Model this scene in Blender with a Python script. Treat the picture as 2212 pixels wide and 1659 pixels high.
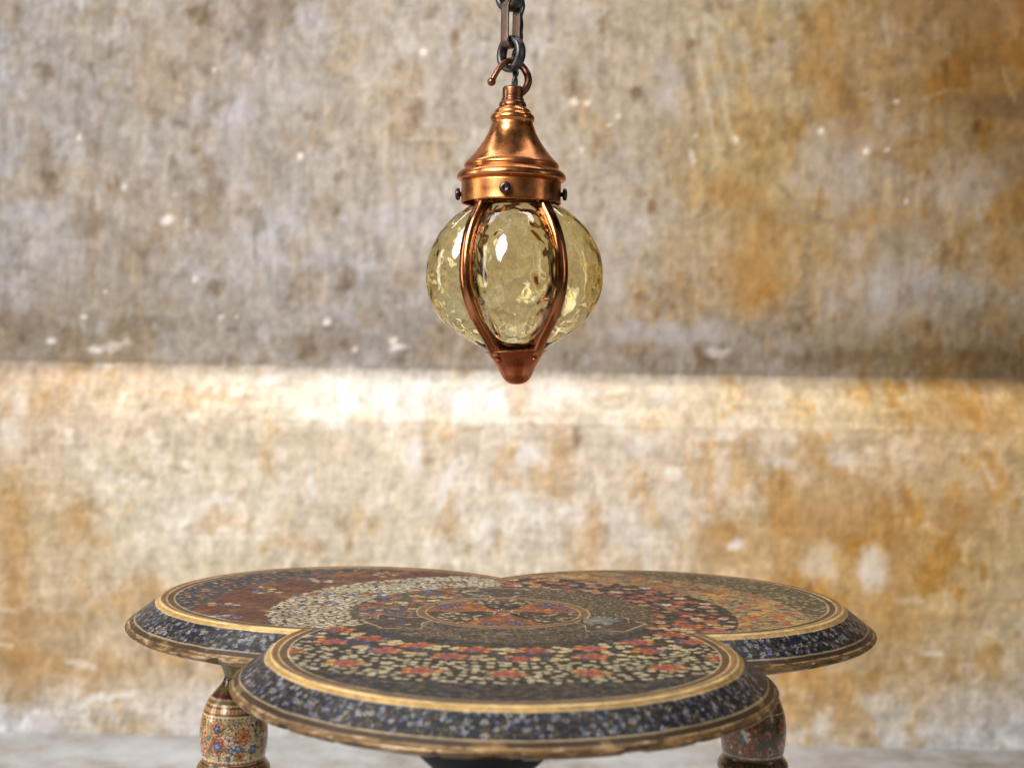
import bpy, math, random
import numpy as np
from mathutils import Matrix, Vector, noise as mnoise

for o in list(bpy.data.objects):
    bpy.data.objects.remove(o)
scene = bpy.context.scene
COL = scene.collection
rad = math.radians

# ------------------------------------------------------------------ camera
FPX = 3026.0                      # focal length in units of a 2212 px wide picture
CAMZ = 0.72
cam_d = bpy.data.cameras.new('camera')
cam = bpy.data.objects.new('camera', cam_d)
COL.objects.link(cam)
cam_d.sensor_width = 36.0
cam_d.lens = 36.0 * FPX / 2212.0
cam_d.clip_start = 0.02
cam_d.clip_end = 60.0
cam.matrix_world = (Matrix.Translation((0, 0, CAMZ)) @ Matrix.Rotation(rad(90 - 0.93), 4, 'X')
                    @ Matrix.Rotation(rad(1.0), 4, 'Z'))
cam_d.dof.use_dof = True
cam_d.dof.focus_distance = 1.22
cam_d.dof.aperture_fstop = 5.9
scene.camera = cam

# ------------------------------------------------------------------ room light
world = bpy.data.worlds.new("World")
scene.world = world
world.use_nodes = True
wn = world.node_tree.nodes
wl = world.node_tree.links
bg = wn['Background']
tc = wn.new('ShaderNodeTexCoord')
nz = wn.new('ShaderNodeTexNoise')
nz.inputs['Scale'].default_value = 2.2
nz.inputs['Detail'].default_value = 3
rp = wn.new('ShaderNodeValToRGB')
rp.color_ramp.elements[0].position = 0.46
rp.color_ramp.elements[0].color = (0.02, 0.017, 0.014, 1)
rp.color_ramp.elements[1].position = 0.62
rp.color_ramp.elements[1].color = (0.74, 0.70, 0.66, 1)
wl.new(tc.outputs['Generated'], nz.inputs['Vector'])
wl.new(nz.outputs['Fac'], rp.inputs['Fac'])
wl.new(rp.outputs['Color'], bg.inputs['Color'])
bg.inputs['Strength'].default_value = 0.34


def area(name, loc, target, sx, sy, power, color, shape='RECTANGLE'):
    d = bpy.data.lights.new(name, 'AREA')
    d.shape = shape
    d.size = sx
    d.size_y = sy
    d.energy = power
    d.color = color
    o = bpy.data.objects.new(name, d)
    COL.objects.link(o)
    v = Vector(target) - Vector(loc)
    o.matrix_world = Matrix.Translation(loc) @ v.to_track_quat('-Z', 'Y').to_matrix().to_4x4()
    return o


area('window_light', (-1.05, -0.10, 1.95), (0, 1.3, 0.75), 0.95, 1.45, 84, (1.0, 0.985, 0.97), 'ELLIPSE')
area('side_window_light', (-1.75, 1.05, 1.0), (0, 1.4, 0.7), 0.30, 1.3, 10, (1.0, 0.93, 0.82))
area('fill_light', (1.75, 0.55, 1.1), (0, 1.4, 0.8), 0.22, 1.2, 3, (1.0, 0.92, 0.82))
area('overhead_light', (-0.35, 1.75, 2.7), (-0.25, 2.6, 0.75), 3.0, 0.35, 30, (1.0, 0.975, 0.95))

vs = scene.view_settings
vs.view_transform = 'Standard'
vs.look = 'None'
vs.exposure = -0.22
vs.gamma = 1.0


# ------------------------------------------------------------------ helpers
def lin(c):
    c = np.asarray(c, dtype=np.float64)
    c = np.clip(c, 0, 1)
    return np.where(c <= 0.04045, c / 12.92, ((c + 0.055) / 1.055) ** 2.4)


def rgb(r, g, b):
    return tuple(float(v) for v in lin(np.array([r, g, b]) / 255.0)) + (1.0,)


def W(x, y, d):
    """picture point (2212 px wide photograph) at depth d -> world x, z"""
    a = rad(-1.0)
    dx, dy = x - 1106.0, y - 829.5
    ux = dx * math.cos(a) - dy * math.sin(a)
    uy = dx * math.sin(a) + dy * math.cos(a)
    s = d / FPX
    return ux * s, CAMZ - (uy + 829.5 - 780.0) * s


def mesh_from(name, verts, faces, mat, parent=None, smooth=True, attr=None):
    me = bpy.data.meshes.new(name)
    verts = np.asarray(verts, dtype=np.float32)
    if isinstance(faces, np.ndarray) and faces.ndim == 2:
        n, k = faces.shape
        me.vertices.add(len(verts))
        me.vertices.foreach_set('co', verts.ravel())
        me.loops.add(n * k)
        me.loops.foreach_set('vertex_index', faces.astype(np.int32).ravel())
        me.polygons.add(n)
        me.polygons.foreach_set('loop_start', (np.arange(n) * k).astype(np.int32))
        me.polygons.foreach_set('loop_total', np.full(n, k, dtype=np.int32))
        me.update(calc_edges=True)
    else:
        me.from_pydata([tuple(v) for v in verts], [], [tuple(f) for f in faces])
        me.update()
    if smooth:
        me.polygons.foreach_set('use_smooth', np.ones(len(me.polygons), dtype=bool))
    if attr is not None:
        at = me.color_attributes.new('paint', 'FLOAT_COLOR', 'POINT')
        at.data.foreach_set('color', np.asarray(attr, dtype=np.float32).ravel())
    me.materials.append(mat)
    me.validate()
    o = bpy.data.objects.new(name, me)
    COL.objects.link(o)
    if parent is not None:
        o.parent = parent
    return o


def empty(name, loc, label, cat, group=None):
    o = bpy.data.objects.new(name, None)
    COL.objects.link(o)
    o.location = loc
    o.empty_display_size = 0.05
    o['label'] = label
    o['category'] = cat
    if group:
        o['group'] = group
    return o


def grid_faces(nu, nv, wrap_u=False, flip=False):
    """index = j*nu + i (i along u)"""
    iu = np.arange(nu if wrap_u else nu - 1)
    jv = np.arange(nv - 1)
    I, J = np.meshgrid(iu, jv)
    I2 = (I + 1) % nu
    a = J * nu + I
    b = J * nu + I2
    c = (J + 1) * nu + I2
    d = (J + 1) * nu + I
    f = np.stack([a, b, c, d], -1).reshape(-1, 4)
    return f[:, ::-1].copy() if flip else f


def catmull(pts, n):
    pts = np.asarray(pts, float)
    P = np.vstack([2 * pts[0] - pts[1], pts, 2 * pts[-1] - pts[-2]])
    out = []
    m = len(pts) - 1
    for k in range(n):
        t = k / (n - 1) * m
        i = min(int(t), m - 1)
        u = t - i
        p0, p1, p2, p3 = P[i], P[i + 1], P[i + 2], P[i + 3]
        out.append(0.5 * ((2 * p1) + (-p0 + p2) * u + (2 * p0 - 5 * p1 + 4 * p2 - p3) * u * u
                          + (-p0 + 3 * p1 - 3 * p2 + p3) * u ** 3))
    return np.array(out)


def lathe(name, prof, mat, parent=None, n=96, mod=None, cap=False):
    prof = np.asarray(prof, float)
    th = np.linspace(0, 2 * np.pi, n, endpoint=False)
    V = []
    for r, z in prof:
        rr = r * (mod(th, z) if mod else np.ones(n))
        V.append(np.stack([rr * np.cos(th), rr * np.sin(th), np.full(n, z)], -1))
    V = np.concatenate(V)
    F = grid_faces(n, len(prof), True, flip=prof[0][1] > prof[-1][1])
    return mesh_from(name, V, F, mat, parent)


def tube(name, path, radii, mat, parent=None, n=20, closed=False, cross=None, up=None, caps=True, vary=None):
    """sweep; cross = (a, b) semi-axes in normal / binormal, up = fixed binormal"""
    P = np.asarray(path, float)
    m = len(P)
    T = np.roll(P, -1, 0) - np.roll(P, 1, 0) if closed else np.gradient(P, axis=0)
    T /= np.linalg.norm(T, axis=1)[:, None]
    th = np.linspace(0, 2 * np.pi, n, endpoint=False)
    V = np.zeros((m, n, 3))
    if up is not None:
        B0 = np.asarray(up, float)
        Ns = np.cross(B0[None], T)
        Ns /= np.linalg.norm(Ns, axis=1)[:, None]
        Bs = np.cross(T, Ns)
    else:
        Ns = np.zeros_like(P)
        Bs = np.zeros_like(P)
        v = np.array([0, 0, 1.0]) if abs(T[0][2]) < 0.9 else np.array([0, 1.0, 0])
        nrm = v - T[0] * v.dot(T[0])
        nrm /= np.linalg.norm(nrm)
        for k in range(m):
            nrm = nrm - T[k] * nrm.dot(T[k])
            nrm /= np.linalg.norm(nrm)
            Ns[k] = nrm
            Bs[k] = np.cross(T[k], nrm)
    R = np.broadcast_to(np.asarray(radii, float), (m,)) if np.ndim(radii) <= 1 else radii
    for k in range(m):
        if cross is None:
            ca, cb = R[k] * np.cos(th), R[k] * np.sin(th)
        else:
            e = cross[2] if len(cross) > 2 else 2.0
            ca = cross[0] * R[k] * np.sign(np.cos(th)) * np.abs(np.cos(th)) ** (2 / e)
            cb = cross[1] * R[k] * np.sign(np.sin(th)) * np.abs(np.sin(th)) ** (2 / e)
        V[k] = P[k] + ca[:, None] * Ns[k] + cb[:, None] * Bs[k]
    V = V.reshape(-1, 3)
    F = [tuple(int(x) for x in f) for f in grid_faces(n, m, True)]
    if closed:
        for i in range(n):
            F.append(((m - 1) * n + i, (m - 1) * n + (i + 1) % n, (i + 1) % n, i))
    elif caps:
        F.append(tuple(range(n))[::-1])
        F.append(tuple((m - 1) * n + i for i in range(n)))
    return mesh_from(name, V, F, mat, parent)


# ---- numpy noise
RS = np.random.RandomState


def vnoise(X, Y, seed):
    """smooth value noise, unit cells"""
    rs = RS(seed)
    T = rs.rand(256, 256)
    xi = np.floor(X).astype(int)
    yi = np.floor(Y).astype(int)
    fx = X - xi
    fy = Y - yi
    fx = fx * fx * fx * (fx * (fx * 6 - 15) + 10)
    fy = fy * fy * fy * (fy * (fy * 6 - 15) + 10)
    a = T[yi % 256, xi % 256]
    b = T[yi % 256, (xi + 1) % 256]
    c = T[(yi + 1) % 256, xi % 256]
    d = T[(yi + 1) % 256, (xi + 1) % 256]
    return (a * (1 - fx) + b * fx) * (1 - fy) + (c * (1 - fx) + d * fx) * fy


def fbm(X, Y, seed, octs=4, gain=0.55):
    s = 0
    a = 1.0
    t = 0
    for k in range(octs):
        ca, sa = math.cos(0.6 + 0.9 * k), math.sin(0.6 + 0.9 * k)     # turn every octave so no grid shows
        s = s + a * (vnoise((X * ca - Y * sa) * 2 ** k + 17.3 * k, (X * sa + Y * ca) * 2 ** k + 9.1 * k, seed + k) - 0.5)
        t += a * 0.5
        a *= gain
    return s / t          # about -1 .. 1


def sstep(a, b, x):
    t = np.clip((x - a) / (b - a), 0, 1)
    return t * t * (3 - 2 * t)


# ---- painting on a canvas (sRGB 0..255, metallic-gold mask in the 4th channel)
class Canvas:
    def __init__(self, x0, y0, x1, y1, res):
        self.x0, self.y0, self.res = x0, y0, res
        self.w = int(round((x1 - x0) / res)) + 1
        self.h = int(round((y1 - y0) / res)) + 1
        self.a = np.zeros((self.h, self.w, 4), dtype=np.float32)
        xs = x0 + np.arange(self.w) * res
        ys = y0 + np.arange(self.h) * res
        self.X, self.Y = np.meshgrid(xs, ys)

    def fill(self, mask, col, met=0.0):
        m = np.clip(mask, 0, 1)[..., None] if mask.ndim == 2 else mask
        c = np.array(list(col) + [met], dtype=np.float32)
        self.a = self.a * (1 - m) + c * m

    def win(self, cx, cy, r):
        i0 = max(int((cx - r - self.x0) / self.res) - 1, 0)
        i1 = min(int((cx + r - self.x0) / self.res) + 2, self.w)
        j0 = max(int((cy - r - self.y0) / self.res) - 1, 0)
        j1 = min(int((cy + r - self.y0) / self.res) + 2, self.h)
        if i1 <= i0 or j1 <= j0:
            return None
        return slice(j0, j1), slice(i0, i1)

    def put(self, s, m, col, met=0.0):
        c = np.array(list(col) + [met], dtype=np.float32)
        self.a[s] = self.a[s] * (1 - m[..., None]) + c * m[..., None]

    def flower(self, cx, cy, r, col, n=5, rot=0.0, core=(225, 170, 70), outline=None, inner=None, op=1.0, sy=1.0):
        s = self.win(cx, cy, r * 1.3)
        if s is None:
            return
        dx = self.X[s] - cx
        dy = (self.Y[s] - cy) / sy
        ph = np.arctan2(dy, dx) + rot
        d = np.hypot(dx, dy)
        R = r * (0.60 + 0.40 * np.abs(np.cos(n * ph / 2)))
        aa = self.res * 0.7
        if outline is not None:
            self.put(s, np.clip((R * 1.14 - d) / aa + 0.5, 0, 1) * op, outline)
        self.put(s, np.clip((R - d) / aa + 0.5, 0, 1) * op, col)
        if inner is not None:
            Ri = r * 0.58 * (0.5 + 0.5 * np.abs(np.cos(n * ph / 2)))
            self.put(s, np.clip((Ri - d) / aa + 0.5, 0, 1) * op * 0.85, inner)
        if core is not None:
            self.put(s, np.clip((r * 0.24 - d) / aa + 0.5, 0, 1) * op, core)

    def leaf(self, cx, cy, a, b, rot, col, op=1.0, outline=None, met=0.0):
        s = self.win(cx, cy, max(a, b) * 1.25)
        if s is None:
            return
        dx = self.X[s] - cx
        dy = self.Y[s] - cy
        u = dx * math.cos(rot) + dy * math.sin(rot)
        v = -dx * math.sin(rot) + dy * math.cos(rot)
        bb = b * np.clip(1 - (u / a) ** 2, 0, 1) ** 0.8
        aa = self.res * 0.7
        ins = np.abs(u) < a
        if outline is not None:
            self.put(s, np.clip((bb * 1.35 + self.res * .3 - np.abs(v)) / aa + 0.5, 0, 1) * ins * op, outline)
        self.put(s, np.clip((bb - np.abs(v)) / aa + 0.5, 0, 1) * ins * op, col, met)

    def line(self, pts, wd, col, op=1.0, met=0.0):
        pts = np.asarray(pts, float)
        step = wd * 0.45
        for k in range(len(pts) - 1):
            p, q = pts[k], pts[k + 1]
            L = np.hypot(*(q - p))
            m = max(int(L / step), 1)
            for t in range(m):
                c = p + (q - p) * t / m
                s = self.win(c[0], c[1], wd)
                if s is None:
                    continue
                d = np.hypot(self.X[s] - c[0], self.Y[s] - c[1])
                self.put(s, np.clip((wd / 2 - d) / self.res + 0.5, 0, 1) * op, col, met)

    def sample(self, x, y, wrap=False):
        fx = (x - self.x0) / self.res
        fy = (y - self.y0) / self.res
        fx = np.clip(fx, 0, self.w - 1.001)
        fy = np.clip(fy, 0, self.h - 1.001)
        i = fx.astype(int)
        j = fy.astype(int)
        u = (fx - i)[..., None]
        v = (fy - j)[..., None]
        A = self.a
        c = ((A[j, i] * (1 - u) + A[j, i + 1] * u) * (1 - v) + (A[j + 1, i] * (1 - u) + A[j + 1, i + 1] * u) * v)
        out = np.empty_like(c)
        out[..., :3] = lin(c[..., :3] / 255.0)
        out[..., 3] = c[..., 3]
        return out


# ------------------------------------------------------------------ materials
def newmat(name):
    m = bpy.data.materials.new(name)
    m.use_nodes = True
    nt = m.node_tree
    return m, nt.nodes, nt.links, nt.nodes['Principled BSDF']


def add_noise(N, L, scale, detail=4, coord='Object', rough=0.55, stretch=None):
    t = N.new('ShaderNodeTexCoord')
    n = N.new('ShaderNodeTexNoise')
    n.inputs['Scale'].default_value = scale
    n.inputs['Detail'].default_value = detail
    n.inputs['Roughness'].default_value = rough
    if stretch:
        mp = N.new('ShaderNodeMapping')
        mp.inputs['Scale'].default_value = stretch
        L.new(t.outputs[coord], mp.inputs['Vector'])
        L.new(mp.outputs['Vector'], n.inputs['Vector'])
    else:
        L.new(t.outputs[coord], n.inputs['Vector'])
    return n


def ramp(N, L, src, stops):
    r = N.new('ShaderNodeValToRGB')
    el = r.color_ramp.elements
    while len(el) < len(stops):
        el.new(0.5)
    for e, (p, c) in zip(el, stops):
        e.position = p
        e.color = c if len(c) == 4 else tuple(c) + (1,)
    L.new(src, r.inputs['Fac'])
    return r


def bump(N, L, b, height, strength, dist, prev=None):
    bp = N.new('ShaderNodeBump')
    bp.inputs['Strength'].default_value = strength
    bp.inputs['Distance'].default_value = dist
    L.new(height, bp.inputs['Height'])
    if prev is not None:
        L.new(prev.outputs['Normal'], bp.inputs['Normal'])
    L.new(bp.outputs['Normal'], b.inputs['Normal'])
    return bp


def metal(name, c_clean, c_dull, c_dark, rough=(0.12, 0.35), dark_at=0.34, scale=60, spots=True):
    m, N, L, b = newmat(name)
    b.inputs['Metallic'].default_value = 1.0
    n1 = add_noise(N, L, scale, 6)
    n2 = add_noise(N, L, scale * 0.35, 5, stretch=(1, 1, 0.6))
    r1 = ramp(N, L, n2.outputs['Fac'], [(dark_at - 0.06, c_dark), (dark_at + 0.04, c_dull), (0.56, c_clean)])
    col = r1.outputs['Color']
    if spots:
        vo = N.new('ShaderNodeTexNoise')
        vo.inputs['Scale'].default_value = scale * 14
        vo.inputs['Detail'].default_value = 2
        t = N.new('ShaderNodeTexCoord')
        L.new(t.outputs['Object'], vo.inputs['Vector'])
        rs = ramp(N, L, vo.outputs['Fac'], [(0.27, (0.35, 0.3, 0.3)), (0.36, (1, 1, 1))])
        mx = N.new('ShaderNodeMix')
        mx.data_type = 'RGBA'
        mx.blend_type = 'MULTIPLY'
        mx.inputs['Factor'].default_value = 0.7
        L.new(col, mx.inputs['A'])
        L.new(rs.outputs['Color'], mx.inputs['B'])
        col = mx.outputs['Result']
    # grooves darkened: tarnish plus occlusion-like shade put into the colour
    ge = N.new('ShaderNodeNewGeometry')
    rg = ramp(N, L, ge.outputs['Pointiness'], [(0.455, (0.22, 0.17, 0.15)), (0.495, (1, 1, 1))])
    mg = N.new('ShaderNodeMix')
    mg.data_type = 'RGBA'
    mg.blend_type = 'MULTIPLY'
    mg.inputs['Factor'].default_value = 0.8
    L.new(col, mg.inputs['A'])
    L.new(rg.outputs['Color'], mg.inputs['B'])
    col = mg.outputs['Result']
    L.new(col, b.inputs['Base Color'])
    mr = N.new('ShaderNodeMapRange')
    mr.inputs['From Min'].default_value = 0.35
    mr.inputs['From Max'].default_value = 0.65
    mr.inputs['To Min'].default_value = rough[0]
    mr.inputs['To Max'].default_value = rough[1]
    L.new(n1.outputs['Fac'], mr.inputs['Value'])
    L.new(mr.outputs['Result'], b.inputs['Roughness'])
    bump(N, L, b, n1.outputs['Fac'], 0.12, 0.0006)
    return m


M_copper = metal('copper', (0.68, 0.27, 0.092), (0.47, 0.172, 0.06), (0.14, 0.055, 0.03), rough=(0.19, 0.40))
M_rib = metal('dark_copper', (0.52, 0.20, 0.085), (0.33, 0.12, 0.055), (0.09, 0.04, 0.03), rough=(0.14, 0.3))
M_cup = metal('red_copper', (0.66, 0.25, 0.12), (0.46, 0.16, 0.08), (0.15, 0.06, 0.04), rough=(0.2, 0.4))
M_hook = metal('brown_copper', (0.27, 0.115, 0.058), (0.13, 0.06, 0.04), (0.05, 0.03, 0.025), rough=(0.25, 0.45), scale=110)
M_iron = metal('tarnished_iron', (0.105, 0.105, 0.11), (0.06, 0.05, 0.045), (0.03, 0.027, 0.025), rough=(0.32, 0.5), scale=90)
M_strap = metal('brown_patinated_iron', (0.20, 0.145, 0.115), (0.12, 0.085, 0.068), (0.035, 0.03, 0.026), rough=(0.35, 0.55), scale=90)
M_screw = metal('blackened_brass', (0.09, 0.06, 0.06), (0.05, 0.035, 0.035), (0.02, 0.015, 0.015), rough=(0.25, 0.4), scale=120)

m, N, L, b = newmat('dark_green_flex')
b.inputs['Base Color'].default_value = (0.012, 0.022, 0.024, 1)
b.inputs['Roughness'].default_value = 0.35
M_cord = m

# olive blown glass
m, N, L, b = newmat('olive_glass')
b.inputs['Base Color'].default_value = (1, 1, 1, 1)
b.inputs['Transmission Weight'].default_value = 1.0
b.inputs['IOR'].default_value = 1.5
b.inputs['Roughness'].default_value = 0.0
n1 = add_noise(N, L, 60, 1)
bump(N, L, b, n1.outputs['Fac'], 0.05, 0.0012)
va = N.new('ShaderNodeVolumeAbsorption')
va.inputs['Color'].default_value = (0.93, 0.865, 0.47, 1)
va.inputs['Density'].default_value = 270
L.new(va.outputs['Volume'], N['Material Output'].inputs['Volume'])
M_glass = m


def painted(name, rough=(0.28, 0.5), bstr=0.25, bdist=0.0008, bscale=220, coat=0.25):
    m, N, L, b = newmat(name)
    at = N.new('ShaderNodeAttribute')
    at.attribute_name = 'paint'
    n0 = add_noise(N, L, 900, 3)
    r0 = ramp(N, L, n0.outputs['Fac'], [(0.3, (0.72, 0.70, 0.66)), (0.6, (1.08, 1.08, 1.08))])
    mx = N.new('ShaderNodeMix')
    mx.data_type = 'RGBA'
    mx.blend_type = 'MULTIPLY'
    mx.inputs['Factor'].default_value = 0.8
    L.new(at.outputs['Color'], mx.inputs['A'])
    L.new(r0.outputs['Color'], mx.inputs['B'])
    L.new(mx.outputs['Result'], b.inputs['Base Color'])
    L.new(at.outputs['Alpha'], b.inputs['Metallic'])
    n1 = add_noise(N, L, bscale, 5)
    mr = N.new('ShaderNodeMapRange')
    mr.inputs['From Min'].default_value = 0.35
    mr.inputs['From Max'].default_value = 0.65
    mr.inputs['To Min'].default_value = rough[0]
    mr.inputs['To Max'].default_value = rough[1]
    L.new(n1.outputs['Fac'], mr.inputs['Value'])
    L.new(mr.outputs['Result'], b.inputs['Roughness'])
    b.inputs['Coat Weight'].default_value = coat
    b.inputs['Coat Roughness'].default_value = 0.22
    bump(N, L, b, n1.outputs['Fac'], bstr, bdist)
    return m


M_top = painted('painted_lacquer', rough=(0.34, 0.55), coat=0.0)
M_top.node_tree.nodes['Principled BSDF'].inputs['Specular IOR Level'].default_value = 0.22
M_rim = painted('painted_lacquer_rim', rough=(0.28, 0.48), bstr=0.5, coat=0.1)
M_rim.node_tree.nodes['Principled BSDF'].inputs['Specular IOR Level'].default_value = 0.4
M_leg = painted('painted_lacquer_leg', rough=(0.2, 0.38), coat=0.5)
m, N, L, b = newmat('matte_black')  # flat near-black for the leg mounts
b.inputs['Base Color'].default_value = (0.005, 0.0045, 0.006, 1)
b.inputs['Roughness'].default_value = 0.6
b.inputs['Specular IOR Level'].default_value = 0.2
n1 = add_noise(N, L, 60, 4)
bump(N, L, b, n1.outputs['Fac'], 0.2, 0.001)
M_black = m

# plaster
m, N, L, b = newmat('worn_plaster')
at = N.new('ShaderNodeAttribute')
at.attribute_name = 'paint'
n0 = add_noise(N, L, 42, 8, rough=0.7, stretch=(1.0, 1.0, 0.5))
r0 = ramp(N, L, n0.outputs['Fac'], [(0.36, (0.70, 0.67, 0.63)), (0.5, (1, 1, 1)), (0.64, (1.22, 1.22, 1.22))])
mx = N.new('ShaderNodeMix')
mx.data_type = 'RGBA'
mx.blend_type = 'MULTIPLY'
mx.inputs['Factor'].default_value = 0.55
L.new(at.outputs['Color'], mx.inputs['A'])
L.new(r0.outputs['Color'], mx.inputs['B'])
L.new(mx.outputs['Result'], b.inputs['Base Color'])
b.inputs['Roughness'].default_value = 0.85
b.inputs['Specular IOR Level'].default_value = 0.25
n1 = add_noise(N, L, 30, 8)
bump(N, L, b, n1.outputs['Fac'], 0.6, 0.008)
M_wall = m

m, N, L, b = newmat('whitewashed_floor')
n0 = add_noise(N, L, 4.5, 10, rough=0.72)
r0 = ramp(N, L, n0.outputs['Fac'], [(0.35, (0.26, 0.22, 0.16)), (0.46, (0.46, 0.45, 0.44)), (0.62, (0.66, 0.69, 0.74))])
L.new(r0.outputs['Color'], b.inputs['Base Color'])
b.inputs['Roughness'].default_value = 0.7
bump(N, L, b, n0.outputs['Fac'], 0.3, 0.01)
M_floor = m

# ------------------------------------------------------------------ the wall
WALL_Y = 2.65
WS = WALL_Y / FPX                  # metres per picture px at the wall
ALB = 1.0                          # picture colour -> surface colour
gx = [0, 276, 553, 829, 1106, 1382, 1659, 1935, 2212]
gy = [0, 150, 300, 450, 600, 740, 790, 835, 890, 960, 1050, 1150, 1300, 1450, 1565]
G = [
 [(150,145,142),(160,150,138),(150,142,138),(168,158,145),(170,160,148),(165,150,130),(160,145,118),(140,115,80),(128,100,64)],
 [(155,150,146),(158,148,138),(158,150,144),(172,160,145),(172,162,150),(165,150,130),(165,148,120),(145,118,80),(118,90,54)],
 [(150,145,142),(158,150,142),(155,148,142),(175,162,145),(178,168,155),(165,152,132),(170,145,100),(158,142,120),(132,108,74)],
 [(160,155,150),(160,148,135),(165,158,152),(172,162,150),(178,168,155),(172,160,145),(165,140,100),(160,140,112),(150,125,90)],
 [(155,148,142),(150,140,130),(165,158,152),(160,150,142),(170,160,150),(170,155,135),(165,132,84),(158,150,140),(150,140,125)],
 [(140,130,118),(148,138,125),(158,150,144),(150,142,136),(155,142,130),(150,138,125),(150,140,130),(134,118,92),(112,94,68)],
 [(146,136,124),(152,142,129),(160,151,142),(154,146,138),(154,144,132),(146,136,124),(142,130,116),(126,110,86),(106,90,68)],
 [(194,172,146),(210,188,158),(228,214,192),(234,226,212),(234,224,206),(228,212,186),(220,200,168),(210,184,138),(200,164,110)],  # ledge rows: light falling on the slope painted in as paler colour
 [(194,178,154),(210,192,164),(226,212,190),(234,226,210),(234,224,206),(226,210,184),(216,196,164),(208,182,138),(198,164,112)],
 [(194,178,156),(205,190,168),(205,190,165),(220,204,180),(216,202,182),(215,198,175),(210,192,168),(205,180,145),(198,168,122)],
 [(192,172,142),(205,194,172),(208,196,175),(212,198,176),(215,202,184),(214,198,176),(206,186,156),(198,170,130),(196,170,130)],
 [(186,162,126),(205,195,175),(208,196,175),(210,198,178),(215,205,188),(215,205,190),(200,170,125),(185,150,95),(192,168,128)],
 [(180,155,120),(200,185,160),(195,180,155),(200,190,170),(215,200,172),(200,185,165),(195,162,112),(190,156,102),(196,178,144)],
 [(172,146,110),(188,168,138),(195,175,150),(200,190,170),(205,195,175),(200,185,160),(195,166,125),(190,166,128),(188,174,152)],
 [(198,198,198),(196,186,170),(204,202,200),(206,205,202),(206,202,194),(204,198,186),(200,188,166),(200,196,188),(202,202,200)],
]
G = np.array(G, float)


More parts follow.
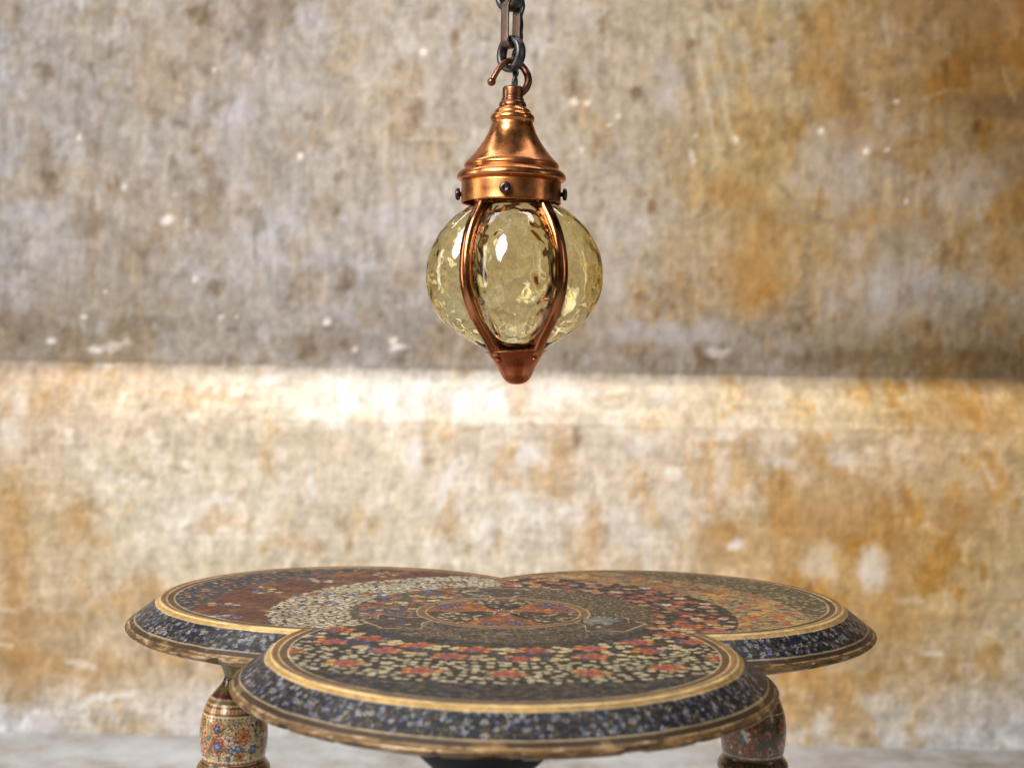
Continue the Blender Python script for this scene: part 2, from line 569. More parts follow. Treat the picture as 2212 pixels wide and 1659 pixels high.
def wall_color(X, Z):
    """X, Z in metres on the wall -> linear rgba"""
    a = rad(1.0)
    ux = X / WS
    uy = (CAMZ - Z) / WS + 780 - 829.5
    PX = ux * math.cos(a) - uy * math.sin(a) + 1106
    PY = ux * math.sin(a) + uy * math.cos(a) + 829.5
    PYs = PY + 0
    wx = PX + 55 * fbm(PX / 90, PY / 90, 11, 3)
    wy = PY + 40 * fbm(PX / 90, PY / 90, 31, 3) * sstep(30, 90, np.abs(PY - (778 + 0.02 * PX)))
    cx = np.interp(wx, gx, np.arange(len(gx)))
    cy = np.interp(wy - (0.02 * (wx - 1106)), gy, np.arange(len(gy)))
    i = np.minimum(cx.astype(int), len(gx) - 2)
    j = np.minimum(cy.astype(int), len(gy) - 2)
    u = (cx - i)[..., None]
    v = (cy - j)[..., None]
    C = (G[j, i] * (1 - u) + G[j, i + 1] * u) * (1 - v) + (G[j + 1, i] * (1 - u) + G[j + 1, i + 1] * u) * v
    line = 800 + 0.02 * (PX - 1106)
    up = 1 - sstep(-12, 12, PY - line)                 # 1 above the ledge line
    # vertical brush in the upper wall, woven smears below
    n_v = fbm(PX / 26, PY / 75, 101, 4, 0.6)
    n_m = fbm(PX / 34, PY / 34, 131, 5, 0.65)
    n_h = fbm(PX / 120, PY / 28, 161, 4, 0.6)
    n_b = fbm(PX / 170, PY / 150, 191, 3, 0.5)
    n_f = fbm(PX / 10, PY / 14, 221, 3, 0.7)
    n_s = fbm(PX / 11, PY / 55, 281, 4, 0.65)          # brush marks, upright
    n_t = fbm(PX / 70, PY / 11, 291, 4, 0.65)          # trowel marks, level
    # ochre against lilac grey
    # layers of paint flaking off one another: warped noise with ragged, fairly sharp edges
    qx = PX + 26 * fbm(PX / 40, PY / 40, 311, 4, 0.65)
    qy = PY + 30 * fbm(PX / 40, PY / 40, 321, 4, 0.65)
    L1 = fbm(qx / 60, qy / 85, 331, 6, 0.68) + 0.30 * n_b + 0.18 * n_s
    L2 = fbm(qx / 45, qy / 50, 341, 6, 0.68) - 0.20 * n_b + 0.15 * n_v
    L3 = fbm(qx / 30, qy / 42, 351, 5, 0.68)
    pale_left = sstep(1500, 900, PX) * (1 - up)
    och = sstep(0.06, 0.30, L1 - 0.12 * pale_left)[..., None]
    lil = sstep(0.10, 0.34, L2)[..., None]
    brn = sstep(0.26, 0.50, L3 + 0.2 * L1)[..., None]
    right = np.clip((PX - 700) / 1200, 0, 1)[..., None]
    dull = 0.75 + 0.35 * right
    U = up[..., None]
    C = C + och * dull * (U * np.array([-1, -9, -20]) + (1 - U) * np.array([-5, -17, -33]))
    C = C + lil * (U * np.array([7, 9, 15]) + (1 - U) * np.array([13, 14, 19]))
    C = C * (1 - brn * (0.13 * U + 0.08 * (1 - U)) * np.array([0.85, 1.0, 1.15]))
    n_u = fbm(qx * .25 / 7 + PX * .75 / 7, PY / 120, 361, 4, 0.7)
    n_w = fbm(PX / 110, PY / 8, 371, 4, 0.7)
    lum = 1 + 0.06 * n_m + 0.05 * n_v + 0.12 * n_f - (0.07 * n_s + 0.07 * n_u) * (0.25 + 0.75 * up) - (0.02 + 0.05 * (1 - up)) * n_w - 0.04 * n_t
    C = C * lum[..., None]
    # darker brown stains
    dk = sstep(0.30, 0.75, fbm(PX / 48, PY / 60, 251, 4, 0.6))[..., None]
    C = C * (1 - dk * (0.20 + 0.08 * U) * np.array([0.8, 1.0, 1.25]))

    def blob(x, y, rx, ry, col, s, ang=0.0, soft=0.35, rough=0.5):
        nonlocal C
        if ry > 9 or rx > 20:
            s = s * .85
            soft = soft + .15
        k_ = min(1.0, max(rx, ry) / 40)
        dx = PX - x + (qx - PX) * 0.9 * k_
        dy = PY - y + (qy - PY) * 0.9 * k_
        ca, sa = math.cos(ang), math.sin(ang)
        q = np.hypot((dx * ca + dy * sa) / rx, (-dx * sa + dy * ca) / ry)
        q = q + rough * n_m + 0.25 * n_f + 0.5 * k_ * L3
        m = (1 - sstep(1 - soft, 1 + soft, q)) * s
        C = C * (1 - m[..., None]) + np.array(col, float) * m[..., None]

    och_c = (172, 128, 72)
    for x, y, rx, ry, s in [(1640, 590, 55, 80, .6), (1600, 410, 55, 30, .55), (1670, 500, 45, 40, .4), (1900, 470, 70, 28, .35),
                            (1800, 1110, 130, 95, .5), (1560, 1170, 60, 50, .5), (1950, 1230, 40, 120, .45), (2080, 1120, 80, 50, .4),
                            (340, 1290, 70, 35, .5), (480, 1130, 60, 18, .35), (160, 1130, 45, 45, .35), (30, 1180, 26, 190, .45),
                            (40, 1450, 60, 60, .45), (200, 1440, 80, 30, .35), (1120, 850, 22, 55, .5), (1210, 1000, 28, 90, .35),
                            (2180, 560, 60, 60, .3), (2190, 120, 90, 150, .35), (1810, 120, 60, 130, .3), (1280, 1150, 26, 60, .35),
                            (640, 1180, 60, 22, .3), (1480, 1420, 80, 30, .35), (1700, 1330, 40, 100, .3), (430, 860, 120, 12, .3),
                            (90, 880, 60, 40, .25), (2080, 900, 130, 36, .35), (120, 1340, 60, 20, .35)]:
        blob(x, y, rx, ry, och_c, s)
    dark_c = (96, 74, 50)
    for x, y, rx, ry, s in [(2170, 215, 75, 26, .6), (1850, 260, 22, 130, .35), (2140, 60, 50, 100, .3), (545, 60, 22, 70, .35),
                            (450, 400, 18, 50, .3), (330, 700, 90, 16, .25), (170, 480, 40, 30, .3), (1940, 770, 300, 16, .4),
                            (700, 745, 120, 18, .25), (1240, 940, 10, 22, .5), (630, 1250, 70, 16, .25), (30, 700, 60, 30, .3)]:
        blob(x, y, rx, ry, dark_c, s)
    lil_c = (188, 186, 198)
    for x, y, rx, ry, s in [(1450, 720, 120, 26, .55), (1820, 350, 90, 90, .4), (2110, 400, 60, 60, .35), (1900, 640, 120, 70, .4),
                            (60, 450, 60, 40, .35), (510, 240, 26, 60, .4), (560, 510, 90, 50, .35), (860, 470, 80, 40, .4),
                            (700, 560, 120, 12, .4), (120, 560, 50, 40, .35), (1340, 560, 40, 70, .3), (1450, 180, 26, 60, .35)]:
        blob(x, y, rx, ry, lil_c, s)
    wh = (240, 236, 236)
    for x, y, rx, ry, s, an in [(896, 985, 16, 40, .8, 0), (1136, 975, 20, 34, .75, 0), (965, 1045, 14, 58, .65, .45), (672, 1040, 10, 34, .6, 0),
                                (1885, 1225, 34, 46, .75, .3), (1775, 1215, 42, 50, .55, 0), (1595, 1178, 20, 12, .9, 0), (470, 1075, 40, 8, .6, -.4),
                                (220, 1512, 100, 9, .7, -.13), (1690, 1000, 40, 14, .55, 0), (1400, 960, 60, 22, .5, -.3), (1020, 880, 30, 18, .5, 0),
                                (1430, 860, 30, 18, .5, 0), (750, 880, 120, 50, .25, 0), (950, 860, 160, 40, .25, 0), (1180, 850, 110, 22, .35, 0),
                                (30, 920, 26, 70, .45, 0), (1560, 1040, 16, 60, .5, 0), (1820, 990, 26, 16, .5, 0), (1490, 1130, 40, 90, .3, 0),
                                (345, 470, 16, 10, .85, -.4), (185, 755, 18, 8, .7, 0), (860, 750, 26, 8, .8, 0), (90, 735, 12, 8, .7, 0),
                                (1560, 760, 24, 9, .6, 0), (240, 745, 30, 7, .5, 0), (1980, 1300, 40, 16, .35, 0), (1500, 330, 20, 8, .4, 1.2)]:
        blob(x, y, rx, ry, wh, s, an, 0.3, 0.25)
    rs = RS(5)
    dots = [(155, 290), (250, 398), (465, 683), (1240, 208), (1273, 212), (1320, 262), (1262, 315), (1340, 240), (1785, 275), (1885, 320),
            (1930, 315), (405, 600), (500, 680), (1975, 430), (1600, 290), (700, 695), (760, 752), (845, 735), (640, 330), (910, 100), (452, 140)]
    for _ in range(12):
        dots.append((rs.uniform(-500, 2700), rs.uniform(-400, 780)))
    for k, (x, y) in enumerate(dots):
        r = rs.uniform(4, 8) if k < 21 else rs.uniform(3, 5)
        blob(x, y, r, r * 1.1, (240, 228, 214), 0.8, 0, 0.3, 0.1)
    # old trowel scratches
    for x0, y0, x1, y1, wd, s in [(1500, 40, 1560, 330, 5, .35), (1525, 30, 1590, 300, 4, .3), (1545, 60, 1580, 210, 4, .3), (860, 290, 980, 292, 5, .4)]:
        vx, vy = x1 - x0, y1 - y0
        LL = vx * vx + vy * vy
        tt = np.clip(((PX - x0) * vx + (PY - y0) * vy) / LL, 0, 1)
        d = np.hypot(PX - x0 - tt * vx, PY - y0 - tt * vy) + 2.5 * n_f
        mm = ((1 - sstep(wd * .5, wd * 1.4, d)) * s)[..., None]
        C = C * (1 - mm) + np.array((214, 204, 190.)) * mm
    # scrapes left by a filling knife
    rq = RS(77)
    for k in range(150):
        x0, y0 = rq.uniform(-700, 2900), rq.uniform(-600, 1580)
        upper = y0 < 790
        an = rq.normal(1.5, .18) if (upper and rq.rand() < .75) else rq.normal(.0, .55)
        ln, wd = rq.uniform(25, 110), rq.uniform(2.5, 9)
        dx, dy = PX - x0, PY - y0
        near = (np.abs(dx) < 140) & (np.abs(dy) < 140)
        ca, sa = math.cos(an), math.sin(an)
        w_ = np.where(near, 1.0, 0.0)
        if not near.any():
            continue
        a_, b2 = np.abs(dx * ca + dy * sa) / (ln / 2), np.abs(-dx * sa + dy * ca) / wd
        mm = w_ * (1 - sstep(.7, 1.05, a_ + .3 * n_f)) * (1 - sstep(.5, 1.1, b2 + .5 * n_f)) * rq.uniform(.2, .55)
        if upper:
            cc = [(196, 190, 184), (112, 100, 88), (182, 164, 138)][rq.randint(3)]
        else:
            cc = [(236, 230, 222), (232, 226, 224), (174, 148, 112), (244, 238, 228)][rq.randint(4)]
        C = C * (1 - mm[..., None]) + np.array(cc, float) * mm[..., None]
    # thin dark line along the ledge line
    q = np.abs(PY - line + 2 + 3 * n_m + 2 * n_f)
    mm = ((1 - sstep(1, 6, q)) * (0.30 + 0.25 * np.clip(L1, -1, 1) + 0.15 * right[..., 0]))[..., None]
    C = C * (1 - mm) + np.array((104, 90, 76.)) * mm
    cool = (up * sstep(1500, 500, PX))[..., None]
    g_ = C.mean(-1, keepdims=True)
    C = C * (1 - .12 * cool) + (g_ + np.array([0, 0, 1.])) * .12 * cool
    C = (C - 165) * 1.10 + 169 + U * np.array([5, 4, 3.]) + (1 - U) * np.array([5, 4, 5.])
    C = np.clip(C, 18, 252)
    out = np.ones(C.shape[:-1] + (4,))
    out[..., :3] = np.clip(lin(C / 255.0) * ALB, 0, 0.93)
    return out


wall = empty('plaster_wall', (0, WALL_Y, 0), 'worn ochre and grey plaster wall with a pale sloping ledge across it', 'wall')
zl = CAMZ - (800 - 780) * WS        # the ledge line
LED_H = 0.100
LED_D = 0.055
DX = 0.0055


def wall_patch(name, x0, x1, prof, lab=None):
    nx = int((x1 - x0) / DX) + 1
    xs = np.linspace(x0, x1, nx)
    prof = np.array(prof)
    ny = len(prof)
    X = np.tile(xs[None], (ny, 1))
    Z = np.tile(prof[:, 1][:, None], (1, nx))
    Y = np.tile(prof[:, 0][:, None], (1, nx))
    rel = fbm(X / 0.14, Z / 0.14, 77, 4)
    Y = Y - 0.0022 * rel
    edge = np.exp(-((Z - zl) / 0.006) ** 2)
    Y = Y + 0.0035 * edge * fbm(X / 0.05, Z * 0, 717, 5, 0.65)
    Z = Z + 0.0030 * np.exp(-((Z - zl) / 0.02) ** 2) * fbm(X / 0.22, Z * 0, 727, 4)
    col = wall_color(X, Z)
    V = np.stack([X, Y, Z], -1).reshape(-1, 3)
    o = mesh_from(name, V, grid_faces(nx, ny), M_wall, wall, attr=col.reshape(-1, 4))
    if lab:
        o['label'] = lab
    return o


def seg(a, b):
    n = max(int(np.hypot(b[0] - a[0], b[1] - a[1]) / DX), 1)
    return [(a[0] + (b[0] - a[0]) * t / n, a[1] + (b[1] - a[1]) * t / n) for t in range(n + 1)]


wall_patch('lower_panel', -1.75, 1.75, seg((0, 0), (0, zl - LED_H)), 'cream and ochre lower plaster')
wall_patch('ledge', -1.75, 1.75, seg((0, zl - LED_H), (LED_D, zl)), 'sloping ledge painted pale for the light on it')
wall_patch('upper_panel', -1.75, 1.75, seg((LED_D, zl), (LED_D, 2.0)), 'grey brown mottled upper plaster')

nf = 60
xs = np.linspace(-2.2, 2.2, nf)
ys = np.linspace(-0.8, 3.1, nf)
X, Y = np.meshgrid(xs, ys)
fl = mesh_from('floor', np.stack([X, Y, 0 * X], -1).reshape(-1, 3), grid_faces(nf, nf), M_floor)
fl['kind'] = 'structure'

# ------------------------------------------------------------------ the table
TC = (-0.0042, 1.190)
TROT = 0.0152               # table centre
TZ = CAMZ - 0.2136
LC, LR = 0.1543, 0.1722               # lobe centre distance, lobe radius (flat top)
RING = (0.0735, 0.130, 0.198, 0.260)
LOBES = [rad(270), rad(30), rad(150)]
table = empty('trefoil_table', (TC[0], TC[1], 0), 'low trefoil table with three round lobes painted all over with flowers', 'table')
table.rotation_euler = (0, 0, TROT)

cv = Canvas(-0.36, -0.36, 0.36, 0.36, 0.0005)
X, Y = cv.X, cv.Y
R0 = np.hypot(X, Y)
lobd = np.stack([np.hypot(X - LC * math.cos(a), Y - LC * math.sin(a)) for a in LOBES])
lob = np.argmin(lobd, 0)
E = LR - lobd.min(0)                # distance inwards from the edge
E = E + .0005 * fbm(X / .03, Y / .03, 481, 4) * np.clip(E / .003, 0, 1)
N1 = fbm(X / 0.02, Y / 0.02, 3, 5, .6)
N2 = fbm(X / 0.005, Y / 0.005, 23, 3, .6)
ground = {
    (0, 0): (62, 48, 36), (0, 1): (44, 37, 30), (0, 2): (38, 32, 28), (0, 3): (27, 29, 34),
    (1, 0): (66, 52, 36), (1, 1): (32, 30, 30), (1, 2): (150, 122, 78), (1, 3): (88, 74, 52),
    (2, 0): (66, 62, 40), (2, 1): (70, 56, 40), (2, 2): (98, 50, 30), (2, 3): (46, 48, 56),
}
rk = np.digitize(R0, RING[1:])
for (l, k), c in ground.items():
    cv.fill(((lob == l) & (rk == k)).astype(np.float32), c)
cv.a[..., :3] *= (1 + 0.22 * N1 + 0.14 * N2)[..., None]
# golden mottling in the red ring
mm = ((lob == 2) & (rk == 2)) * sstep(0.0, 0.6, N1) * 0.55
cv.fill(mm.astype(np.float32), (176, 118, 50))
rs = RS(12)


def ring_spots(l, r0, r1, spacing, jit=0.45):
    a0 = LOBES[l]
    out = []
    r = r0 + spacing * 0.5
    while r < r1:
        n = int(r * rad(124) / spacing)
        for i in range(n):
            a = a0 - rad(62) + (i + 0.5) / n * rad(124) + rs.uniform(-jit, jit) * spacing / r
            rr = r + rs.uniform(-jit, jit) * spacing
            x, y = rr * math.cos(a), rr * math.sin(a)
            d = [math.hypot(x - LC * math.cos(b), y - LC * math.sin(b)) for b in LOBES]
            if int(np.argmin(d)) == l and d[l] < LR - 0.013 and r0 < rr < r1:
                out.append((x, y))
        r += spacing
    rs.shuffle(out)
    return out


CREAM = [(190, 170, 132), (172, 152, 114), (204, 186, 152), (156, 136, 102)]
RED = [(146, 62, 48), (160, 76, 60), (128, 50, 40), (166, 88, 72)]
ORA = [(184, 104, 48), (194, 122, 60), (172, 92, 44), (200, 146, 80)]
BLU = [(54, 66, 124), (70, 84, 142), (44, 52, 98)]
GRN = [(50, 78, 54), (66, 92, 60), (40, 64, 46)]
pick = lambda L: L[rs.randint(len(L))]


def scatter(l, r0, r1, sp, kinds, size=(0.5, 0.9), out=None, n=(4, 7), op=1.0):
    for x, y in ring_spots(l, r0, r1, sp):
        pal, kind = kinds[rs.randint(len(kinds))]
        r = sp * rs.uniform(*size) * 0.6
        if kind == 'f':
            cv.flower(x, y, r, pick(pal), rs.randint(*n), rs.uniform(0, 6), core=pick(ORA) if pal is not ORA else pick(RED), outline=out, op=op)
        else:
            cv.leaf(x, y, r * 1.1, r * 0.45, rs.uniform(0, 3.14), pick(pal), outline=out, op=op)


# inner rings
scatter(0, RING[0], RING[1], 0.0044, [([(132, 112, 80), (150, 130, 96)], 'l'), ([(104, 88, 64)], 'f'), ([(70, 74, 96)], 'l')], (.6, 1.0), op=.8)
for _ in range(70):
    a, r = rad(rs.uniform(215, 325)), rs.uniform(RING[0] + .004, RING[1] - .004)
    x, y, q = r * math.cos(a), r * math.sin(a), rs.uniform(0, 6.28)
    cv.line([(x + .0045 * math.cos(q + t), y + .0045 * math.sin(q + t)) for t in np.linspace(0, 3.4, 9)], .0009, (168, 146, 106), .7)
scatter(1, RING[0], RING[1], 0.0042, [(CREAM, 'l'), ([(140, 116, 76), (160, 132, 84)], 'l'), ([(110, 92, 66)], 'f')], op=.85)
scatter(2, RING[0], RING[1], 0.0042, [(CREAM, 'l'), (GRN, 'l'), ([(120, 110, 70)], 'l')], op=.8)
scatter(2, RING[0] + .004, RING[1], 0.0100, [(RED, 'f'), (ORA, 'f'), (CREAM, 'f'), (BLU, 'f'), (RED, 'f')], (0.6, 1.0))
# left lobe: crackled cream, red, navy
for x, y in ring_spots(2, RING[1], RING[2], 0.0056, 0.4):
    cv.leaf(x, y, rs.uniform(.0034, .0046), rs.uniform(.0021, .0029), rs.uniform(0, 3.14), [(208, 194, 162), (190, 174, 140), (218, 206, 178), (172, 154, 120)][rs.randint(4)], outline=(58, 44, 32))
for (r, a, h) in [(.165, 172, .6), (.150, 148, .2), (.180, 128, .9), (.160, 110, .4), (.188, 158, 1.2)]:
    x, y = r * math.cos(rad(a)), r * math.sin(rad(a))
    c, s_ = math.cos(h), math.sin(h)
    cv.line([(x - .020 * c, y - .020 * s_), (x, y), (x + .016 * c, y + .004)], 0.0022, (156, 76, 44))
    cv.leaf(x + .006 * c, y + .004, .009, .0035, h, (160, 84, 46), outline=(70, 44, 30))
    cv.leaf(x - .010, y - .004, .006, .003, h + .8, pick(BLU))
    cv.flower(x + .016, y + .008, .006, pick(BLU), 5)
for (r, a) in [(.236, 176), (.236, 157), (.236, 138), (.232, 120), (.232, 190)]:
    x, y = r * math.cos(rad(a)), r * math.sin(rad(a))
    for _ in range(16):
        u, v = rs.normal(0, .0095), rs.normal(0, .0075)
        pal = [CREAM, BLU, ORA, GRN, BLU, CREAM][rs.randint(6)]
        cv.flower(x + u, y + v, rs.uniform(.003, .0052), pick(pal), 5, rs.rand() * 6, outline=(60, 40, 34))
scatter(2, RING[3] + .002, .34, 0.0055, [([(92, 94, 112), (76, 80, 98)], 'l'), ([(70, 62, 60)], 'l')], op=.75)
scatter(2, RING[3] + .002, .34, 0.0115, [(ORA, 'l'), ([(180, 116, 66)], 'l')], (0.4, 0.75), op=.85)
# right lobe
scatter(1, RING[1] + .001, RING[2], 0.0075, [([(150, 128, 96), (120, 100, 80)], 'l'), (BLU, 'l'), (GRN, 'l')], (.5, .8), op=.8)
scatter(1, RING[1] + .001, RING[2] - .002, 0.0135, [(RED, 'f'), (ORA, 'f'), (RED, 'f'), ([(190, 110, 76)], 'f'), (CREAM, 'f')], (0.55, 0.9), n=(5, 8))
for x, y in ring_spots(1, RING[2], RING[3], 0.0055, .4):
    cv.leaf(x, y, .0034, .0010, rs.uniform(0, 3.14), [(112, 78, 44), (196, 158, 98), (96, 84, 50), (208, 172, 112)][rs.randint(4)])
scatter(1, RING[2] + .003, RING[3] - .001, 0.0135, [(RED, 'f'), (ORA, 'f'), ([(180, 84, 60)], 'f'), (BLU, 'l'), ([(214, 156, 66)], 'f')], (0.45, 0.85), n=(5, 8))
scatter(1, RING[3] + .001, .34, 0.0052, [([(164, 146, 110), (140, 124, 92), (120, 116, 88)], 'l'), ([(180, 160, 124)], 'f'), ([(96, 100, 70)], 'l')], (.6, 1.0), op=.9)
# front lobe
scatter(0, RING[1], RING[2], 0.0066, [(GRN, 'l'), ([(78, 62, 48)], 'l'), (BLU, 'l')], (.6, .9), op=.75)
for i in range(17):
    a = rad(270 - 60 + 120 * (i + .5) / 15)
    for rr, k in ((.158, 0), (.186, 1)):
        aa = a + (0.06 if k else 0)
        x, y = rr * math.cos(aa), rr * math.sin(aa)
        if (i + k) % 2 == 0:
            for q in range(6):
                cv.flower(x + .0105 * math.cos(q * 1.05 + .3), y + .0085 * math.sin(q * 1.05 + .3), .0048, pick([(206, 116, 50), (196, 100, 44), (60, 66, 112)]), 5, outline=(52, 40, 34))
            cv.flower(x, y, .0100, pick(RED), 8, rs.rand(), core=(120, 40, 34), inner=(186, 92, 74))
        else:
            for q in range(8):
                cv.flower(x + rs.normal(0, .0062), y + rs.normal(0, .0055), .0042, pick([(206, 178, 128), (190, 160, 112), (214, 190, 146)]), 5, rs.rand() * 3, outline=(60, 46, 36))
for x, y in ring_spots(0, RING[2], RING[3] + .004, 0.0084, 0.35):
    c = pick([(182, 166, 126), (164, 148, 110), (196, 180, 142)])
    cv.flower(x, y, rs.uniform(.0026, .0041), c, rs.randint(3, 6), rs.rand() * 6, core=None)
for i in range(7):
    a = rad(270 - 50 + 100 * (i + .5) / 7)
    x, y = .236 * math.cos(a), .236 * math.sin(a)
    for q in range(5):
        cv.flower(x + .0115 * math.cos(q * 1.26), y + .0085 * math.sin(q * 1.26), .0052, pick(ORA + GRN[:1]), 5, outline=(50, 40, 34))
    cv.flower(x, y, .0105, (160, 66, 52), 8, core=(128, 46, 40), inner=(178, 84, 66))
scatter(0, RING[3] + .006, .34, 0.0090, [([(62, 66, 58), (84, 66, 58), (52, 58, 62), (74, 84, 72)], 'f')], (.7, 1.0), op=.6)
# ring lines
for r_ in RING[1:]:
    for l in range(3):
        if l == 0:
            continue
        mask = (1 - np.clip(np.abs(R0 - r_) / 0.0006, 0, 1)) * (lob == l) * (E > .013) * 0.7
        cv.fill(mask.astype(np.float32), (150, 116, 66))
# medallion
cv.fill((R0 < RING[0] + .0004).astype(np.float32), (126, 88, 46))
for rr in (RING[0], .0655):
    cv.fill((1 - np.clip(np.abs(R0 - rr) / 0.0009, 0, 1)).astype(np.float32), (222, 198, 156))
cv.fill((R0 < .0648).astype(np.float32), (134, 76, 36))
cv.a[..., :3] *= np.where(R0 < .0745, 1 + .15 * N1 + .1 * N2, 1)[..., None]
PH = np.arctan2(Y, X)
for a in (90, 210, 330):
    d = (PH - rad(a) + math.pi) % (2 * math.pi) - math.pi
    m3 = (np.abs(d) < rad(29)) & (R0 > .018) & (R0 < .0648)
    cv.fill(m3.astype(np.float32) * .9, (60, 48, 36))
for _ in range(190):
    a = rs.uniform(0, 2 * math.pi)
    r = .016 + .047 * math.sqrt(rs.rand())
    x, y = r * math.cos(a), r * math.sin(a)
    dd = min(abs((a - rad(q) + math.pi) % (2 * math.pi) - math.pi) for q in (90, 210, 330))
    if dd < rad(27):
        cv.flower(x, y, rs.uniform(.0018, .0030), pick(CREAM), 5, rs.rand() * 6, outline=(40, 32, 26))
    elif r > .045 and dd > rad(38):
        cv.flower(x, y, rs.uniform(.0028, .0044), pick(BLU + [(52, 56, 110)]), 5, rs.rand() * 6, outline=(70, 40, 30))
    else:
        cv.flower(x, y, rs.uniform(.0018, .0032), pick([(196, 92, 44), (180, 70, 40), (204, 130, 60)]), 5, rs.rand() * 6)
for a in range(30, 390, 120):
    for da in (-16, -8, 0, 8, 16):
        q = rad(a + da + 240)
        cv.line([(.006 * math.cos(q), .006 * math.sin(q)), (.036 * math.cos(q), .036 * math.sin(q))], .0011, (176, 62, 34), .8)
for a in (90, 210, 330):
    for da in (-24, 0, 24):
        q = rad(a + da)
        cv.leaf(.022 * math.cos(q), .022 * math.sin(q), .017, .0038, q, (34, 28, 24))
for a in range(0, 360, 60):
    q = rad(a + 15)
    cx_, cy_ = .012 * math.cos(q), .012 * math.sin(q)
    cv.line([(cx_ + .005 * math.cos(t), cy_ + .005 * math.sin(t)) for t in np.linspace(q + .5, q + 5.2, 14)], .0011, (222, 204, 160))
# little brown cartouches in the notch directions
for a in (90, 210, 330):
    a = rad(a)
    ux, uy = math.cos(a), math.sin(a)
    U = X * ux + Y * uy - .098
    V = -X * uy + Y * ux
    wdt = .036 * (1 - np.clip(U / .030, -1, 1) ** 2) * (0.75 + 0.25 * np.cos(U / .010 * 2)) + 0.012 * (U > .012) * (U < .03)
    mk = (np.abs(V) < wdt) & (np.abs(U) < .026)
    cv.fill(mk.astype(np.float32), (74, 56, 42))
    edge = mk & ~((np.abs(V) < wdt - .0016) & (np.abs(U) < .0246))
    cv.fill(edge.astype(np.float32), (206, 182, 136))
    for q in (-.014, 0, .014):
        for _ in range(5):
            t, w_ = rs.normal(0, .002), rs.normal(0, .002)
            x = (.098 + t) * ux - (q + w_) * uy
            y = (.098 + t) * uy + (q + w_) * ux
            cv.flower(x, y, .0024, pick(BLU + CREAM[:1]), 5)
# edge bands
vary = 1 + 0.25 * N1
cv.fill(((E < .0135)).astype(np.float32), (92, 64, 36), 0.1)
cv.fill((1 - np.clip(np.abs(E - .0135) / .0009, 0, 1)).astype(np.float32), (214, 196, 158))
cv.fill((E < .0062).astype(np.float32), (140, 100, 52), 0.3)
cv.fill((1 - np.clip(np.abs(E - .0068) / .0009, 0, 1)).astype(np.float32), (222, 204, 164))
cv.fill(((E < .0018)).astype(np.float32), (214, 186, 130), 0.2)
cv.a[..., :3] *= np.where(E < .0142, 1 + .20 * N1 + .12 * N2, 1)[..., None]
# wear: rubbed dull zones, cracks and the grey plaster chip
rub = sstep(.25, .7, fbm(X / .06, Y / .06, 55, 5, .6)) * .45
cv.a[..., :3] = cv.a[..., :3] * (1 - rub[..., None]) + (cv.a[..., :3] * .5 + np.array([58, 46, 36.]) * .5) * rub[..., None]
chipx, chipy = .083, -.030
q = np.hypot((X - chipx - .25 * (Y - chipy)) / .020, (Y - chipy) / .026) + .9 * fbm(X / .012, Y / .012, 91, 4, .65)
cv.fill((1 - sstep(.72, .86, q)).astype(np.float32), (120, 122, 112))
cv.fill(((1 - sstep(.72, .86, q)) * sstep(.1, .5, N2)).astype(np.float32), (84, 88, 82))
cv.fill(((1 - sstep(.72, .86, q)) * sstep(.2, .5, -N2)).astype(np.float32), (156, 158, 148))
cv.line([(.098, -.015), (.112, .000), (.128, .014), (.150, .022)], .0012, (26, 22, 20))
cv.line([(.098, -.035), (.135, -.022), (.16, -.02)], .0008, (26, 22, 20))
for _ in range(140):
    a = rs.uniform(0, 6.28)
    r = .3 * math.sqrt(rs.rand())
    cv.leaf(r * math.cos(a), r * math.sin(a), rs.uniform(.0006, .003), rs.uniform(.0004, .0010), rs.uniform(0, 3.1), (170, 160, 142), .6)
cv.line([(.01, .118), (.04, .128), (.075, .122), (.10, .11)], .0014, (196, 190, 178), .7)
g_ = cv.a[..., :3].mean(-1, keepdims=True)
cv.a[..., :3] = (g_ + (cv.a[..., :3] - g_) * .88) * np.where(E < .0142, 1, .90)[..., None]
cv.a[..., :3] = np.clip(cv.a[..., :3], 8, 250)


def rho(th, off):
    best = np.zeros_like(th)
    for a in LOBES:
        d = (th - a + math.pi) % (2 * math.pi) - math.pi
        q = (LR + off) ** 2 - (LC * np.sin(d)) ** 2
        v = np.where((q > 0) & (np.abs(d) < rad(100)), LC * np.cos(d) + np.sqrt(np.maximum(q, 0)), 0)
        best = np.maximum(best, v)
    return best


NT = 2400
th = rad(90) + np.linspace(0, 2 * np.pi, NT, endpoint=False)
s_in = np.linspace(0.002, 1, 330)
b0 = rho(th, 0.0)
V, A = [], []
for s in s_in:
    r = b0 * s
    x, y = r * np.cos(th), r * np.sin(th)
    e = b0 * (1 - s)
    z = TZ + 0.0009 * np.exp(-((e - .0035) / .0028) ** 2) + .0004 * fbm(x / .08, y / .08, 8, 3) * (1 - s ** 8)
    if s == 1:
        z = np.full_like(x, TZ - .0004)
    # the chip is a shallow hollow
    qq = np.hypot((x - chipx - .25 * (y - chipy)) / .020, (y - chipy) / .026) + .9 * fbm(x / .012, y / .012, 91, 4, .65)
    z = z - .0014 * (1 - sstep(.72, .86, qq))
    V.append(np.stack([x, y, z], -1))
    A.append(cv.sample(x, y))
V = np.concatenate(V)
A = np.concatenate(A)
mesh_from('table_top', V, grid_faces(NT, len(s_in), True), M_top, table, attr=A)

